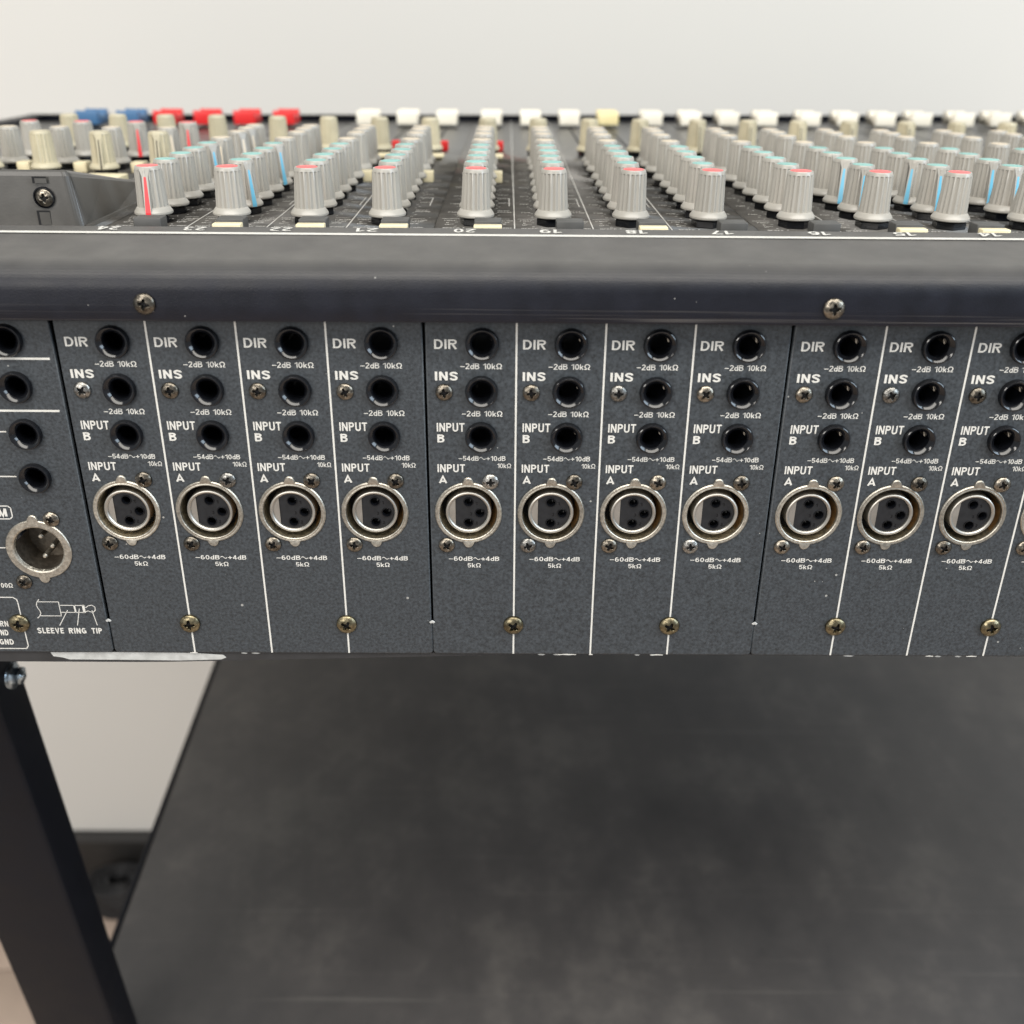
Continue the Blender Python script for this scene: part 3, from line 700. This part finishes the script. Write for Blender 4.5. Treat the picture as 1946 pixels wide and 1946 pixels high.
# female connector: flange, cavity, inner shell, insert
def xlr_flange():
    b = MB(); seg = 72; rows = []
    def R(a):    # outline with the two round ears
        r = 12.15
        for ea in (pi / 2, -pi / 2):
            d = abs((a - ea + pi) % (2 * pi) - pi); w = .155
            if d < w: r = max(r, 12.3 * cos(d) + math.sqrt(max(0, 1.85 ** 2 - (12.3 * sin(d)) ** 2)))
        return r
    angs = [2 * pi * j / 144 for j in range(144)]
    for off, d in ((0, -.1), (0, .35), (-.35, .7)):
        rows.append([((R(a) + off) * cos(a), -d, (R(a) + off) * sin(a)) for a in angs])
    for r, d in ((11.6, .72), (11.25, .6), (10.8, .72), (10.5, .5), (10.35, 0), (10.3, -9)):
        rows.append([(r * cos(a), -d, r * sin(a)) for a in angs])
    b.grid(rows[:-1], 0, True); b.grid(rows[-2:], 1, True)
    b.lathe_y([(10.3, -9), (6, -9.2)], seg=40, mi=2)
    return b.mesh('microphone_socket', ['ring', 'cavity', 'black'])
XF = xlr_flange()
def xlr_shell():
    b = MB(); b.lathe_y([(8.25, -9), (8.3, -.6), (8.15, -.05), (7.8, .15), (7.4, .05), (7.05, -.35), (6.95, -1.0), (6.9, -3)], seg=60)
    # metal segment beside the flat of the insert
    a0 = math.acos(-4.75 / 7.0)
    arc = [(7.0 * cos(a), 7.0 * sin(a)) for a in [a0 + (2 * pi - 2 * a0) * i / 16 for i in range(17)]]
    b.prism(arc, 'y', .75, 3)
    return b.mesh('inner_shell', ['shell'])
XS = xlr_shell()
a0 = math.acos(-4.7 / 6.9)
outl = [(6.9 * cos(a), 6.9 * sin(a)) for a in [-a0 + 2 * a0 * i / 36 for i in range(37)]]
INS = curve_plate('insert', outl, [circ(0, 3.95, 1.45, 24), circ(4.15, -.45, 1.45, 24), circ(0, -4.35, 1.45, 24)], 1.2, .18, ['insert'], y_face=1.0)
b = MB()
for cx, cz in ((0, 3.95), (4.15, -.45), (0, -4.35)):
    b.lathe_y([(1.95, -1.0), (1.85, -.7), (1.6, -.7), (1.42, -1.2), (1.4, -5), (.01, -5)], cx, cz, 24)
for s_, cx, cz in (('1', 2.9, 3.4), ('3', .9, -.9), ('2', 2.9, -4.6)):
    vs, fs, lay = glyphs(s_, .2); b.add([(cx + u * .8 - .4, .93 - .006 * g, cz + v * 1.2 - .6) for (u, v), g in zip(vs, lay)], fs)
PIN = b.mesh('pin_holes', ['jack'])
b = MB(); b.lathe_y([(10.2, -.5), (9.7, -4), (8.9, -7)], seg=10, a0=radians(-38), a1=radians(26)); b.lathe_y([(9.9, -1.2), (9.7, -6)], seg=5, a0=radians(30), a1=radians(38)); LATCH = b.mesh('latch', ['brass'])
b = MB(); b.lathe_y([(0.01, .25), (.85, .25), (1.1, .05)], seg=18); b.v = [(x, y, z * .55 + (.25 if abs(x) < .4 else 0)) for x, y, z in b.v]; CHIP = b.mesh('bare_metal_chip', ['bare'])

silver = set([(0, 0, 1), (1, 1, 1), (5, 2, 1), (4, 1, 1), (6, 0, 1), (7, 2, 1), (9, 0, 1), (1, 2, 0)])
for mi, m0 in enumerate(MOD):
    if mi == 4: pass
    P = ob('rear_panel', PANEL, root, (m0, 0, 0), label='four-channel input panel below numbers %s' % ('24 to 21', '20 to 17', '16 to 13')[mi] if mi < 3 else None)
    for c in range(4):
        X = m0 + 30 * c; ch = mi * 4 + c
        for lm in LET: ob('lettering', lm, P, (30 * c, 0, 0))
        if c: ob('divider_line', DIV, P, (30 * c + .5, 0, 0))
        def sc(k, x, z):
            ob('screw', SCS if (ch, k, 1) in silver else SC, P, (30 * c + x, 0, z), ry=random.uniform(-.9, .9))
        sc(0, 5.75, -44.2); sc(1, 21.7, -77.7); sc(2, 5.5, -103.4)
        for jx, jz in zip(JX, JZ):
            j = ob('jack_socket', JACK, root, (X + jx, 0, jz), ry=random.uniform(0, 6)); j.rotation_euler = (0, 0, 0)
            ob('contact_spring', SPR, j)
        x = ob('microphone_socket', XF, root, (X + XX, 0, XZ))
        ob('inner_shell', XS, x); ob('insert', INS, x); ob('pin_holes', PIN, x); ob('latch', LATCH, x)
    for xs_ in (30.4, 90.4): ob('panel_screw', SB, P, (xs_, 0, -137.9), ry=random.uniform(-.9, .9))
    ob('bare_metal_chip', CHIP, P, (-.75, -.05, -137))

# left output panel
lh = [circ(-140.8, z, 5.0, 32) for z in (-26.8, -43.3, -60.5, -77.3)] + [circ(-145.2, -106.2, 9.2, 48)]
lp = curve_plate('output_panel', module_outline(-344, -125.5), lh, 2.4, .55, ['panel'])
LP = ob('output_panel', lp, root, label='output panel with a plug diagram at the left edge')
for z in (-26.8, -43.3, -60.5, -77.3):
    j = ob('jack_socket', JACK, root, (-140.8, 0, z)); ob('contact_spring', SPR, j)
b = MB()
for x0, x1, z, w in ((-200, -127.4, -33.3, .75), (-200, -127.6, -52, .75), (-200, -147.6, -59.8, .45), (-200, -147.6, -76.9, .45), (-200, -157.5, -105.7, .4)):
    b.box(x0, x1, -.08, -.03, z - w / 2, z + w / 2)
stroke(b, [(-170, -88.6), (-153.2, -88.6), (-152.3, -89.4), (-152.3, -92.8), (-153.3, -93.8), (-170, -93.8)], .42)
text(b, 'M', -157.2, -154.0, -92.8, -89.6, .22)
text(b, '00Ω', -162.6, -158.2, -122.7, -120.7, .16)
stroke(b, [(-175, -126.9), (-159.3, -126.9), (-158.0, -127.8), (-157.8, -129), (-157.7, -148.6), (-158.6, -149.9), (-175, -149.9)], .42)
text(b, 'RN', -166.6, -163.4, -139.9, -137.4, .18); text(b, 'ND', -167.2, -164.2, -143.9, -141.4, .2); text(b, 'GND', -168.4, -163.0, -148.1, -145.6, .2)
text(b, 'SLEEVE', -152.8, -142.7, -142.9, -140.4, .2); text(b, 'RING', -140.8, -134.1, -142.9, -140.4, .2); text(b, 'TIP', -132.0, -128.0, -142.9, -140.4, .2)
w = .3
stroke(b, [(-149.58, -127.77), (-150.6, -129), (-151.0, -130.3), (-150.67, -131.6), (-150.1, -132.8), (-150, -133.9), (-150.7, -135.2), (-151.6, -136)], w)
stroke(b, [(-150.4, -128.8), (-142.37, -128.8), (-142.37, -135), (-150.5, -135)], w)
stroke(b, [(-142.4, -130.3), (-132.8, -130.3)], w); stroke(b, [(-142.3, -133.4), (-132.85, -133.4)], w)
stroke(b, [(-136.7, -130.3), (-136.6, -133.4)], .65); stroke(b, [(-133.3, -130.3), (-133.3, -133.4)], .95)
stroke(b, [(-132.9, -131.0), (-132.3, -131.2), (-131.35, -130.4), (-129.9, -130.2), (-128.95, -131.0), (-129.0, -132.4), (-129.95, -133.3), (-131.0, -133.1), (-131.8, -132.7), (-132.8, -133.1)], w)
for p in ([(-139.6, -132.5), (-143.8, -139.3)], [(-135.0, -131.8), (-137.0, -139.2)], [(-130.3, -132.5), (-129.4, -139.1)]): stroke(b, p, w)
ob('lettering', b.mesh('lettering', ['print'], fix=False), LP)
for x, z in ((-138.3, -93.7), (-153.4, -120.0)): ob('screw', SC, LP, (x, 0, z), ry=random.uniform(0, 1))
ob('panel_screw', SB, LP, (-158.9, 0, -138.2), ry=.5)
# male output connector
def male():
    b = MB(); angs = [2 * pi * j / 144 for j in range(144)]
    def R(a):
        r = 12.0
        for ea in (pi / 2, -pi / 2):
            d = abs((a - ea + pi) % (2 * pi) - pi)
            if d < .16: r = max(r, 12.2 * cos(d) + math.sqrt(max(0, 1.9 ** 2 - (12.2 * sin(d)) ** 2)))
        return r
    rows = [[((R(a) + o) * cos(a), -d, (R(a) + o) * sin(a)) for a in angs] for o, d in ((0, -.1), (0, .5), (-.3, .8))]
    rows += [[(r * cos(a), -d, r * sin(a)) for a in angs] for r, d in ((9.6, .8), (9.1, .5), (8.75, -.4))]
    b.grid(rows, 0, True)
    b.lathe_y([(8.75, -.4), (8.6, -11.5), (.01, -11.6)], seg=60, mi=1)
    return b.mesh('output_connector', ['ring', 'cavdark'])
oc = ob('output_connector', male(), root, (-145.2, 0, -106.2), label='three-pin male output connector')
b = MB(); b.lathe_y([(.95, -11), (.95, -2.4), (.6, -1.8), (.01, -1.7)], seg=14); PM = b.mesh('pin', ['ring'])
for x, z in ((.4, 4.2), (4.0, .1), (.4, -4.1)): ob('pin', PM, oc, (x, 0, z))
b = MB(); b.prism([(-8.6, 4.2), (-6.6, 5.9), (-5.9, 5.1), (-7.9, 3.2)], 'y', .6, 6); ob('key_notch', b.mesh('key_notch', ['insert']), oc)

# bottom rail with worn bare-metal edge
b = MB(); zb = lambda x: -157.2 if x < -110 else (-157.2 + (x + 110) * .0305 if x < 60 else -152.6)
xs2 = list(range(-345, 499, 12))
rows = [[(x, 1.2, -151.75) for x in xs2], [(x, 1.2, min(-152.2, zb(x) + .4)) for x in xs2], [(x, 1.8, zb(x)) for x in xs2], [(x, 26, zb(x)) for x in xs2], [(x, 26, -151.75) for x in xs2], [(x, 1.2, -151.75) for x in xs2]]
b.grid(rows, smooth=False); BR_ = ob('bottom_rail', b.mesh('bottom_rail', ['dark']), root)
pts_t = [(-150.3, -152.3), (-149.5, -154.2), (-146, -154.7), (-143.5, -155.6), (-120, -155.7), (-100, -155.9), (-84, -155.3), (-82, -154.4), (-83, -153.2), (-95, -152.3), (-120, -152.1)]
b = MB(); b.prism(pts_t, 'y', 1.05, 1.15); ob('bare_metal_patch', b.mesh('bare_metal_patch', ['bare']), BR_)
random.seed(3)
for x in (-76, -72, 40, 46, 50, 78, 84, 160, 196, 204):
    w = random.uniform(2, 5); b = MB(); b.prism([(x, -152.2), (x + w * .4, -151.9), (x + w, -152.2), (x + w * .7, -152.6), (x + .2 * w, -152.5)], 'y', 1.0, 1.15)
    ob('paint_chip', b.mesh('paint_chip', ['bare']), BR_)
for x, w in ((48, 7), (60, 1.5), (84, 5), (-95.5, 3), (192, 3), (208, 4)):
    b = MB(); b.prism([(x, -151.45), (x + w * .5, -151.2), (x + w, -151.4), (x + w, -151.62), (x, -151.62)], 'y', -.12, -.02)
    ob('paint_chip', b.mesh('paint_chip', ['print']), BR_)
